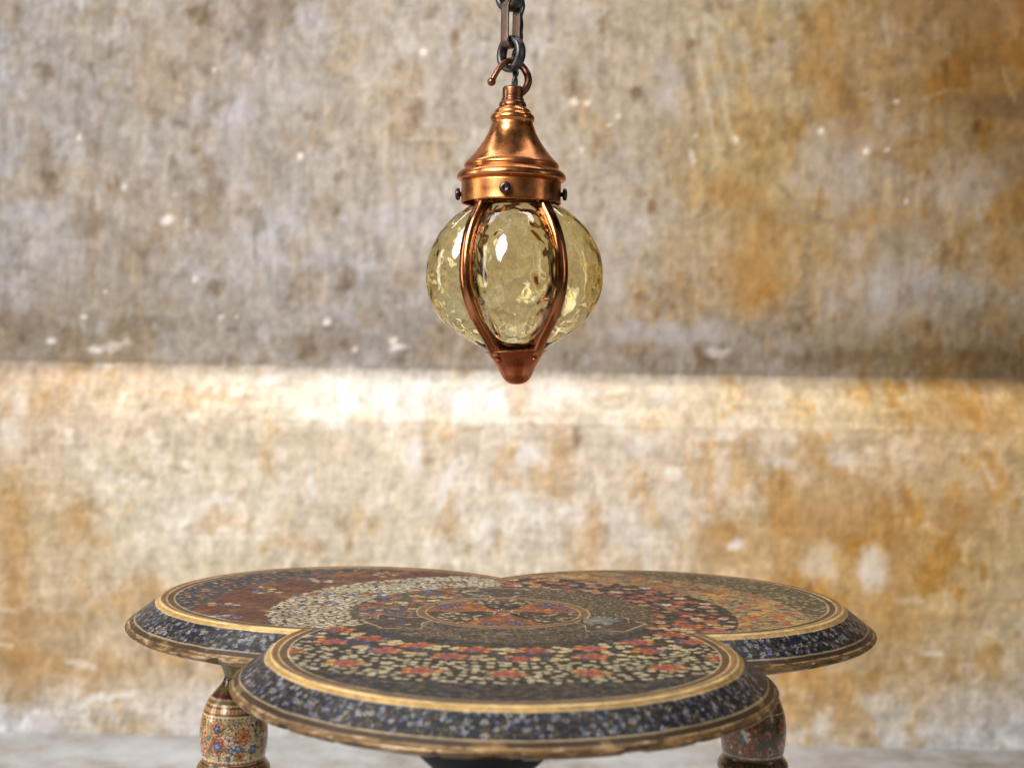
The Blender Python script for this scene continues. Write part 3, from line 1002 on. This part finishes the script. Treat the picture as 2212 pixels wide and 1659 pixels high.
# bevelled rim
BO, BD = 0.0275, 0.0205              # outwards, down
LU = (LR + .014) * 2 * math.pi
bv = Canvas(0, 0, 3 * LU, 0.046, 0.0005)
X, Y = bv.X, bv.Y
BL = math.hypot(BO, BD)
B1 = fbm(X / .03, Y / .02, 301, 5, .6)
B2 = fbm(X / .004, Y / .004, 321, 3, .6)
B3 = fbm(X / .012, Y / .003, 341, 4, .6)
bv.fill(np.ones_like(X), (17, 21, 33))
bv.fill((np.abs(B2) < .08).astype(np.float32) * .8, (120, 98, 60), .5)
rs = RS(44)
lo, hi = .0045, BL * .72
for _ in range(int(3 * LU / .0026)):
    u, v = rs.uniform(0, 3 * LU), rs.uniform(lo, hi)
    bv.leaf(u, v, rs.uniform(.0012, .0022), .0006, rs.uniform(0, 3.14), pick([(40, 84, 66), (90, 80, 54), (52, 62, 110), (120, 104, 70)]), .8)
u = 0
while u < 3 * LU:
    for v in np.arange(lo + .0015, hi, .0052):
        if rs.rand() < .30:
            continue
        uu, vv = u + rs.normal(0, .0018), v + rs.normal(0, .0012)
        n_p = rs.randint(4, 6)
        rot = rs.rand() * 6
        rr = rs.uniform(.0012, .0024)
        bc = pick([(36, 50, 116), (48, 66, 132), (30, 38, 84)])
        bv.flower(uu, vv, rr * .55, bc, 5, rot, core=None)
        for k in range(n_p):
            a = rot + k * 6.283 / n_p
            bv.leaf(uu + rr * .75 * math.cos(a), vv + rr * .75 * math.sin(a), rr * .50, rr * .26, a,
                    pick([(190, 184, 170), (160, 158, 156), (196, 180, 144), (96, 106, 140)]), .9)
    u += .0068
bv.fill(((Y < .0032)).astype(np.float32), (190, 150, 86), .35)
bv.fill((1 - np.clip(np.abs(Y - .0036) / .0007, 0, 1)).astype(np.float32), (224, 206, 168))
bv.fill((Y > hi + .0006).astype(np.float32), (60, 44, 30), .1)
bv.fill((1 - np.clip(np.abs(Y - hi - .0010) / .0009, 0, 1)).astype(np.float32), (196, 178, 140))
bv.fill((1 - np.clip(np.abs(Y - BL * .92) / .0008, 0, 1)).astype(np.float32), (186, 160, 116))
bv.fill(((Y > BL * .94)).astype(np.float32), (112, 82, 46), .3)
bv.a[..., :3] *= (1 + .20 * B1 + .16 * B2)[..., None]
# worn lower edge: bare cream and dark chips
w1 = sstep(.25, .5, B3) * (Y > BL * .90) * .6
bv.fill(w1.astype(np.float32), (206, 184, 150))
w2 = sstep(.25, .4, -B3 + .3 * B1) * (Y > BL * .90) * .7
bv.fill(w2.astype(np.float32), (52, 40, 32))
w3 = sstep(.30, .55, B1) * (Y > hi) * .5
bv.fill(w3.astype(np.float32), (186, 150, 96), .3)
bv.a[..., :3] = np.clip(bv.a[..., :3], 8, 250)

prof = []
nb = 44
for k in range(nb):
    t = k / (nb - 1)
    prof.append((BO * t, -.0004 - BD * t, BL * t, 0))
for t in np.linspace(0, 1, 12)[1:]:
    a = t * math.pi * .5
    prof.append((BO + .0016 * math.sin(a * 2) - .006 * t ** 2, -.0004 - BD - .0062 * t, BL + .0066 * t, 1))
V, A = [], []
for off, dz, v, fl_ in prof:
    r = rho(th, off)
    # chipped lower edge
    x, y = r * np.cos(th), r * np.sin(th)
    li = np.argmin(np.stack([np.hypot(x - LC * math.cos(a), y - LC * math.sin(a)) for a in LOBES]), 0)
    al = np.zeros_like(x)
    for k, a in enumerate(LOBES):
        w_ = (np.arctan2(y - LC * math.sin(a), x - LC * math.cos(a)) - a + math.pi) % (2 * math.pi)
        al = np.where(li == k, k * LU + w_ * (LR + .014), al)
    if fl_:
        ch = fbm(al / .012, al * 0 + 3.3, 401, 4, .6)
        ch2 = fbm(al / .05, al * 0 + 1.3, 431, 3, .6)
        r = r - .0024 * sstep(.1, .45, ch) * sstep(-.5, .5, ch2) - .0010 * ch2
        dzz = dz + .0024 * sstep(.1, .5, ch) * (v > BL + .002)
    else:
        dzz = dz + 0 * r
    r = r + .0004 * fbm(al / .04, v / .02 + 0 * al, 451, 3)
    x, y = r * np.cos(th), r * np.sin(th)
    V.append(np.stack([x, y, TZ + dzz], -1))
    wob = .0007 * fbm(al / .03, 0 * al + 2.2, 471, 4)
    A.append(bv.sample(al, v + wob * min(1, v / .004)))
nrow = len(V)
# underside
for s in (0.97, 0.7, 0.35, 0.02):
    r = rho(th, BO - .006) * s
    V.append(np.stack([r * np.cos(th), r * np.sin(th), np.full(NT, TZ - BD - .0085 + .002 * (s < .96))], -1))
    A.append(np.tile(np.array([.012, .010, .010, 0]), (NT, 1)))
mesh_from('rim', np.concatenate(V), grid_faces(NT, len(V), True, flip=True), M_rim, table, attr=np.concatenate(A))

# legs: (r, z below the flat top)
LEGP = [(.0560, .0300), (.0500, .0345), (.0430, .0440), (.0365, .0525), (.0270, .0640), (.0185, .0770), (.0140, .0870), (.0108, .0945), (.0098, .0985),
        (.0104, .1015), (.0124, .1055), (.0170, .1110), (.0215, .1165), (.0250, .1215), (.0282, .1290), (.0305, .1370), (.0318, .1460),
        (.0320, .1540), (.0314, .1630), (.0303, .1710), (.0296, .1755), (.0304, .1785), (.0328, .1815), (.0345, .1850), (.0340, .1900),
        (.0300, .1950), (.0230, .2020), (.0180, .2150), (.0175, .2500), (.0195, .3100), (.0240, .3700), (.0300, .4050), (.0280, .4250),
        (.0200, .4400), (.0220, .4600), (.0300, .4800), (.0320, .4900), (.0300, TZ)]
CUT = 4                              # the mount ends here


def leg_canvas(seed, base, dirt):
    global rs
    rs = RS(seed)
    Lc = .0320 * 2 * math.pi
    lc = Canvas(0, .060, Lc, .200, .0004)
    X, Y = lc.X, lc.Y
    n1 = fbm(X / .02, Y / .02, seed + 7, 5, .6)
    n2 = fbm(X / .003, Y / .003, seed + 9, 3, .6)
    lc.fill(np.ones_like(X), base, .25)
    lc.fill((Y < .116).astype(np.float32), (92, 70, 40), .3)
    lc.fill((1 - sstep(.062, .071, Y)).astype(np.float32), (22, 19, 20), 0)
    st = (np.cos(X / Lc * 2 * math.pi * 44) > .3) & (Y < .114) & (Y > .068)
    lc.fill(st.astype(np.float32) * .8, (176, 148, 92), .35)
    for y_, w_, c in [(.1010, .0008, (60, 34, 24)), (.1045, .0006, (60, 34, 24)), (.1150, .0022, (98, 32, 26)), (.1178, .0014, (206, 186, 138)), (.1200, .0016, (130, 100, 60)),
                      (.1222, .0008, (204, 186, 146)), (.1240, .0009, (142, 50, 34)), (.1300, .0009, (150, 60, 40)), (.1322, .0009, (216, 200, 160)),
                      (.1735, .0010, (216, 198, 156)), (.1760, .0007, (130, 40, 30)), (.1782, .0010, (70, 52, 36))]:
        lc.fill((1 - np.clip(np.abs(Y - y_) / w_ - .4, 0, 1)).astype(np.float32), c)
    # scalloped band
    sc = (Y > .1246) & (Y < .1294)
    lc.fill((sc & (np.abs(np.sin(X / Lc * math.pi * 48)) < .35)).astype(np.float32) * .8, (134, 66, 42))
    dsh = (np.abs(Y - .1335) < .0004) & (np.sin(X / Lc * math.pi * 90) > 0)
    lc.fill(dsh.astype(np.float32), (40, 44, 60))
    dsh = (np.abs(Y - .1746) < .0004) & (np.sin(X / Lc * math.pi * 90) > 0)
    lc.fill(dsh.astype(np.float32), (40, 44, 60))
    lc.fill((Y > .179).astype(np.float32), (140, 112, 66), .25)
    lc.fill(((Y > .179) & (np.sin(X / Lc * 2 * math.pi * 40) > .5)).astype(np.float32) * .7, (84, 54, 34))
    o1 = (96, 34, 26)
    for _ in range(520):
        lc.leaf(rs.uniform(0, Lc), rs.uniform(.1355, .1722), rs.uniform(.0010, .0020), rs.uniform(.0004, .0008), rs.uniform(0, 3.1),
                pick([(36, 92, 62), (40, 104, 70), (52, 70, 120), (36, 92, 62), (120, 50, 36)]), .95)
    pts = []
    tries = 0
    while len(pts) < 62 and tries < 5000:
        tries += 1
        r = rs.uniform(.0026, .0058) if len(pts) > 14 else rs.uniform(.0066, .0092)
        x, y = rs.uniform(r, Lc - r), rs.uniform(.1345 + r, .1730 - r)
        if all(math.hypot(x - a, y - b_) > (r + c) * .93 for a, b_, c in pts):
            pts.append((x, y, r))
    for x, y, r in pts:
        kind = rs.randint(5)
        rot = rs.rand() * 6
        if r > .0066:
            base_c = pick([(196, 120, 78), (206, 140, 92), (186, 96, 60)])
            for q in range(5):
                lc.flower(x + r * .45 * math.cos(q * 1.26 + rot), y + r * .45 * math.sin(q * 1.26 + rot), r * .55, base_c, 3, rot + q, core=None, outline=o1, inner=(218, 170, 120))
            r = r * .55
        if kind == 0:
            lc.flower(x, y, r, (202, 108, 58), 8, rot, core=(60, 30, 50), outline=o1, inner=(232, 190, 140))
        elif kind == 1:
            lc.flower(x, y, r, (216, 164, 110), 6, rot, core=(110, 40, 30), outline=o1, inner=(196, 104, 66))
        elif kind == 2:
            lc.flower(x, y, r * .9, (70, 86, 150), 5, rot, core=(190, 130, 60), outline=(30, 36, 70), inner=(160, 170, 196))
        elif kind == 3:
            lc.flower(x, y, r, (222, 204, 176), 5, rot, core=(60, 60, 120), outline=(130, 50, 36), inner=(208, 126, 90))
        else:
            lc.flower(x, y, r, (188, 130, 50), 5, rot, core=(110, 30, 34), outline=o1, inner=(160, 70, 40))
    for _ in range(260):
        x, y = rs.uniform(0, Lc), rs.uniform(.1355, .1725)
        a = rs.uniform(0, 6.28)
        lc.line([(x + .0018 * math.cos(a + t), y + .0018 * math.sin(a + t)) for t in np.linspace(0, 2.6, 6)], .0005, pick([(96, 30, 26), (34, 80, 54), (60, 36, 30)]), .9)
    lc.a[..., :3] *= (1 + .18 * n1 + .24 * n2)[..., None]
    dm = sstep(.1, .7, n1 + dirt) * .6
    lc.fill(dm.astype(np.float32), (70, 52, 36), .1)
    return lc, Lc


def lift(z):
    return z - .0085 * sstep(.03, .08, z) * (1 - sstep(.30, .45, z))


def make_leg(wx, wy, canvas, Lc, rot, name_label=None, extra=None):
    P = np.array(LEGP)
    mount = P[:CUT + 1]
    body = P[CUT:]
    # dense resample of the body
    d = catmull(body, 900)
    keep = []
    last = None
    for r, z in d:
        st = .0006 if z < .200 else .006
        if last is None or math.hypot(r - last[0], z - last[1]) >= st:
            keep.append((r, z))
            last = (r, z)
    keep[-1] = tuple(body[-1])
    keep = np.array(keep)
    n = 300
    th_ = np.linspace(0, 2 * np.pi, n, endpoint=False)
    V, A = [], []
    for r, z in keep:
        V.append(np.stack([r * np.cos(th_), r * np.sin(th_), np.full(n, TZ - lift(z))], -1))
        uu = ((th_ + rot) % (2 * np.pi)) / (2 * np.pi) * Lc
        A.append(canvas.sample(uu, np.full(n, min(z, .1995))))
    V = np.concatenate(V) + np.array([wx, wy, 0])
    o = mesh_from('leg', V, grid_faces(n, len(keep), True, flip=True), M_leg, table, attr=np.concatenate(A))
    if name_label:
        o['label'] = name_label
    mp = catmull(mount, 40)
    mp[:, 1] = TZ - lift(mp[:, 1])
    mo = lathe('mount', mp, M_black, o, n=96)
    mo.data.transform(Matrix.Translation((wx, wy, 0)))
    return o


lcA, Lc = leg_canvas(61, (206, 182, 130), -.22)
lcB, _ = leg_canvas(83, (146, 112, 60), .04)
g_ = lcB.a[..., :3].mean(-1, keepdims=True)
lcB.a[..., :3] = (g_ + (lcB.a[..., :3] - g_) * .95) * .88
# white plaster chips on the right leg
for (a, v, r) in [(4.30, .150, .0040), (4.36, .155, .0030), (4.20, .147, .0026), (3.85, .150, .0018), (4.12, .168, .0018), (3.80, .165, .0016)]:
    lcB.flower(a / (2 * math.pi) * Lc, v, r, (214, 208, 188), 3, a * 3, core=None)


def leg_at(px, dep):
    x, _z = W(px, 1585, dep)
    dx, dy = x - TC[0], dep - TC[1]
    c, s_ = math.cos(-TROT), math.sin(-TROT)
    return dx * c - dy * s_, dx * s_ + dy * c


lx, ly = leg_at(503, 1.33)
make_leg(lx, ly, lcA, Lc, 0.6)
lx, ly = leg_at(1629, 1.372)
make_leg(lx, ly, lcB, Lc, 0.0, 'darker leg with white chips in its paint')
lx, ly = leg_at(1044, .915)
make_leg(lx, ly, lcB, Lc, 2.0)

# ------------------------------------------------------------------ the lantern
LD = 1.19
S = LD / FPX
AX, _ = W(1104.2, 418, LD)
lantern = empty('hanging_lantern', (AX, LD, 0), 'copper hanging lantern with an olive glass globe caged in four copper ribs', 'lantern')


def pz(y):
    return CAMZ - (y - 780.0) * S


def pr(lst):
    return [(r * S, pz(y)) for y, r in lst]


def smooth_prof(lst, n):
    a = catmull(np.array(lst, float), n)
    return [(r * S, pz(y)) for y, r in a]


lathe('cap', smooth_prof([(189, 9), (189.2, 17), (191, 20.5), (194, 22.3), (200, 22.6), (208, 22.4), (214, 22.2), (216, 23.8), (218, 24.8), (220, 24.2), (221.5, 25),
                          (224, 27.5), (228, 29.3), (231, 29.6), (234, 29), (236, 27)], 90), M_hook, lantern)
lathe('bell', smooth_prof([(234.5, 20), (235.2, 30), (237, 33), (241, 37.5), (244, 39.5), (246.5, 40), (248.5, 42), (251, 44.8), (255, 47.2), (259, 47.6), (263, 46.4),
                           (266, 44.6), (268, 44.4), (272, 45.5), (278, 47.8), (289, 51.8), (304.6, 59.8), (320, 70), (335, 81.5), (346.7, 92), (353, 98), (357, 101), (360, 102.4),
                           (363, 102.2), (365, 100.8), (367, 101.5), (371, 107), (375.5, 112.8), (380, 116), (384, 117.3), (388.5, 117), (391.5, 115), (393.6, 111), (394.6, 107), (394.8, 100)], 260),
      M_copper, lantern, n=160)
lathe('collar', pr([(394.2, 106.6), (394.6, 107.3), (400, 107.4), (420, 107.3), (437, 107.3), (440.5, 107.9), (441.2, 107.2), (441.2, 105.6), (438, 105.2), (396, 105.2)]), M_copper, lantern, n=160)
# stain ring on the collar beside the screw is part of its tarnish

# thumbscrews
for k in range(4):
    a = rad(-90 - 6 + 90 * k)
    zc = pz(421.0)
    R_ = 107.3 * S
    pf = [(.0, -.0005), (.0019, -.0005), (.0019, .0014), (.0030, .0016), (.0046, .0019), (.0050, .0026), (.0050, .0040), (.0046, .0048), (.0030, .0053), (.0010, .0052), (.0008, .0047), (0, .0047)]
    n = 40
    t_ = np.linspace(0, 2 * np.pi, n, endpoint=False)
    V = []
    for r, h in pf:
        rr = r * (1 + (.02 * np.cos(t_ * 20) if 0.0045 < r else 0 * t_))
        c_ = np.stack([R_ + h + 0 * t_, rr * np.cos(t_), rr * np.sin(t_)], -1)
        V.append(c_)
    V = np.concatenate(V)
    ca, sa = math.cos(a), math.sin(a)
    V = np.stack([V[:, 0] * ca - V[:, 1] * sa, V[:, 0] * sa + V[:, 1] * ca, V[:, 2] + zc], -1)
    mesh_from('thumbscrew', V, grid_faces(n, len(pf), True), M_screw, lantern)

# everything under the collar hangs a little askew
TILT = Matrix.Translation((3.5 * S, 0, pz(440))) @ Matrix.Rotation(rad(-2.4), 4, 'Y') @ Matrix.Translation((0, 0, -pz(440)))


def tilt(o):
    o.data.transform(TILT)
    return o


gl = np.array([(436, 85, 80), (441, 87, 81), (447, 97, 84), (455, 112, 88), (467, 128, 94), (482, 144, 102), (502, 161, 111), (528, 176, 119), (558, 187, 125), (595, 191, 127),
               (630, 187.5, 122), (660, 177, 111), (684, 162, 97), (704, 143, 84), (724, 117, 71), (739, 92, 61), (751, 70, 52), (759, 54, 45), (763, 40, 38), (766, 22, 22), (767, 4, 4)], float)
gp = catmull(gl, 220)
NG = 360
tg = np.linspace(0, 2 * np.pi, NG, endpoint=False)


def glass_surface(inset, seed, amp):
    rows = []
    for y, rm, rq in gp:
        rm2 = max(rm - inset, 1.0)
        rq2 = min(max(rq - inset * 1.7, 1.0), rm2 * .995)
        a_ = (rm2 ** 2 - rq2 ** 2) / (2 * (rm2 - rq2 / math.sqrt(2)))
        b_ = rm2 - a_
        # angle inside one lobe
        d = (tg + math.pi / 4) % (math.pi / 2) - math.pi / 4
        r = a_ * np.cos(d) + np.sqrt(np.maximum(b_ ** 2 - (a_ * np.sin(d)) ** 2, 0))
        yy = y - (inset if y > 740 else 0) * np.clip((y - 740) / 26, 0, 1)
        x_, y_ = r * np.cos(tg), r * np.sin(tg)
        z_ = np.full(NG, yy)
        w = np.array([mnoise.noise(Vector((x_[i] / 27 + seed, y_[i] / 27, yy / 30))) + .35 * mnoise.noise(Vector((x_[i] / 13, y_[i] / 13 + seed, yy / 14))) for i in range(NG)])
        f = 1 + amp * w * np.clip((y - 440) / 30, 0, 1) * np.clip((762 - y) / 20, 0, 1) / np.maximum(r, 30)
        rows.append(np.stack([x_ * f * S, y_ * f * S, CAMZ - (z_ - 780) * S], -1))
    return rows


outer = glass_surface(0, 0.0, 0.5)
inner = glass_surface(7.5, 40.0, 2.5)
V = np.concatenate(outer[::-1] + inner)          # bottom pole up the outside, over the lip, down the inside
tilt(mesh_from('glass_globe', V, grid_faces(NG, len(outer) * 2, True), M_glass, lantern))

# ribs
rb = np.array([(436, 90), (445, 91), (455, 96), (470, 105), (490, 117), (520, 129), (555, 137), (590, 140), (620, 137), (650, 128.5), (680, 114), (705, 97), (725, 82), (742, 71), (756, 62), (764, 57)], float)
rp_ = catmull(rb, 90)
for k in range(4):
    a = rad(45 + 90 * k - 1)
    path = np.stack([rp_[:, 1] * S * math.cos(a), rp_[:, 1] * S * math.sin(a), CAMZ - (rp_[:, 0] - 780) * S], -1)
    t_ = np.linspace(0, 1, len(path))
    rr = (13.2 + 1.8 * np.sin(t_ * math.pi) + 2.0 * np.exp(-(t_ / .05) ** 2) + 2.0 * np.exp(-((1 - t_) / .06) ** 2)) * S
    o = tube('rib', path, rr, M_rib, lantern, n=24, cross=(0.95, 1.0, 2.3), up=(-math.sin(a), math.cos(a), 0))
    tilt(o)


def cupmod(t, z):
    k = np.clip((z - pz(800)) / (pz(760) - pz(800)), 0, 1)
    return 1 + .035 * k * np.cos(4 * (t - rad(45)))


cup = tilt(lathe('bottom_cup', smooth_prof([(760, 62), (758.2, 67), (758.4, 70), (760, 70.5), (764, 65), (770.5, 57.5), (780.4, 50), (790.9, 42.5), (801.4, 37), (810, 33), (816, 29.5), (822, 24.5),
                                            (826.8, 18), (829.6, 10), (830.4, 1)], 90), M_cup, lantern, mod=cupmod))
for k in range(4):
    a = rad(45 + 90 * k)
    # domed rivet, lying on the cup wall
    c0 = np.array([54.5 * S, 0, pz(777)])
    nrm = np.array([math.cos(rad(-42)), 0, math.sin(rad(-42))])
    t1 = np.array([0, 1, 0])
    t2 = np.cross(nrm, t1)
    V = []
    for q in np.linspace(0, math.pi / 2, 8):
        r, h = .0026 * math.cos(q), .0024 * math.sin(q)
        for w in np.linspace(0, 2 * np.pi, 20, endpoint=False):
            p = c0 + nrm * h + t1 * (r * math.cos(w)) + t2 * (r * math.sin(w))
            V.append((p[0] * math.cos(a) - p[1] * math.sin(a), p[0] * math.sin(a) + p[1] * math.cos(a), p[2]))
    ro = mesh_from('rivet', V, grid_faces(20, 8, True), M_cup, cup)
    tilt(ro)


# hook, chain and cord, from zoomed picture points
def Z1(zx, zy, dy=0.0):
    sx, sy = 1550 + zx / 3.687, zy / 3.687
    x, z = W(sx / 1.6506, sy / 1.6506, LD + dy)
    return (x, LD + dy, z)


hk = [Z1(748, 1090, -.010), Z1(790, 1010, -.009), Z1(840, 925, -.0075), Z1(900, 858, -.005), Z1(965, 822, -.001), Z1(1040, 820, .004), Z1(1115, 860, .008),
      Z1(1180, 930, .008), Z1(1220, 1010, .006), Z1(1228, 1090, .004), Z1(1200, 1170, .002), Z1(1150, 1225, .0), Z1(1085, 1262, .0)]
hp = catmull(hk, 90) - np.array([AX, LD, 0])
t_ = np.linspace(0, 1, 90)
hr = .00235 + .0009 * sstep(.1, .75, t_)
hook = tube('hook', hp, hr, M_hook, lantern, n=24)
bt = [(0.0036 * math.sin(q) + 1e-5, 0.0036 * math.cos(q)) for q in np.linspace(0.01, math.pi - .01, 20)]
ball = lathe('hook_knob', bt, M_hook, hook, n=32)
ball.data.transform(Matrix.Translation(tuple(hp[0])))

chain = empty('chain', (Z1(1005, 730)[0], LD, Z1(1005, 730)[2]), 'old dark iron chain of round and long strap links', 'chain')
CX0, CZ0 = chain.location.x, chain.location.z


def ring_link(zx, zy, ang, dy=0.0, sq=(1.0, 1.0), wob=0.0):
    c = np.array(Z1(zx, zy, dy)) - np.array([CX0, LD, CZ0])
    n = 72
    t = np.linspace(0, 2 * np.pi, n, endpoint=False)
    u = np.array([math.cos(ang), math.sin(ang), 0])
    P = [c + u * (.0120 * math.cos(q)) + np.array([0, 0, .0126 * math.sin(q)]) for q in t]
    up = np.array([-math.sin(ang), math.cos(ang), 0])
    return tube('round_link', P, 1.0 + wob * np.sin(t * 3), M_iron, chain, n=20, closed=True, cross=(.0030, .0047, 2.6), up=up)


def strap_link(zx, zy, ang, dy=0.0):
    c = np.array(Z1(zx, zy, dy)) - np.array([CX0, LD, CZ0])
    u = np.array([math.cos(ang), math.sin(ang), 0])
    hw, hh = .0066, .0130
    P = []
    for q in np.linspace(0, math.pi, 24):
        P.append(c + u * (hw * math.cos(q)) + np.array([0, 0, hh + hw * math.sin(q)]))
    for s_ in np.linspace(hh, -hh, 16)[1:-1]:
        P.append(c - u * hw + np.array([0, 0, s_]))
    for q in np.linspace(math.pi, 2 * math.pi, 24):
        P.append(c + u * (hw * math.cos(q)) + np.array([0, 0, -hh + hw * math.sin(q)]))
    for s_ in np.linspace(-hh, hh, 16)[1:-1]:
        P.append(c + u * hw + np.array([0, 0, s_]))
    up = np.array([-math.sin(ang), math.cos(ang), 0])
    return tube('strap_link', P, 1.0, M_strap, chain, n=24, closed=True, cross=(.0011, .0046, 5.0), up=up)


RA = rad(-48)
SA = rad(42)
ring_link(1005, 730, RA)
strap_link(1000, 340, SA)
ring_link(985, -62, RA)
strap_link(985, -452, SA)
ring_link(985, -852, RA)
strap_link(985, -1242, SA)
ring_link(985, -1642, RA)

ck = [Z1(1050, 1260, .0), Z1(1048, 1150, .0), Z1(1058, 1040, .002), Z1(1062, 950, .005), Z1(1040, 850, .006), Z1(1040, 750, .008), Z1(1080, 650, .011), Z1(1125, 540, .013), Z1(1132, 400, .013),
      Z1(1130, 250, .013), Z1(1150, 100, .013), Z1(1158, -60, .013), Z1(1145, -400, .013), Z1(1150, -900, .013), Z1(1140, -1700, .013)]
cp = catmull(ck, 260)
cord = empty('power_cord', tuple(cp[0]), 'dark green twisted flex running up beside the chain into the lantern cap', 'cord')
for k in range(2):
    t = np.linspace(0, 1, 260)
    ph = t * 2 * math.pi * 5 + k * math.pi
    amp = .0009 + .0003 * np.sin(t * 9)
    Q = cp - cp[0] + np.stack([amp * np.cos(ph), amp * np.sin(ph), 0 * t], -1)
    tube('strand', Q, .00165, M_cord, cord, n=12)
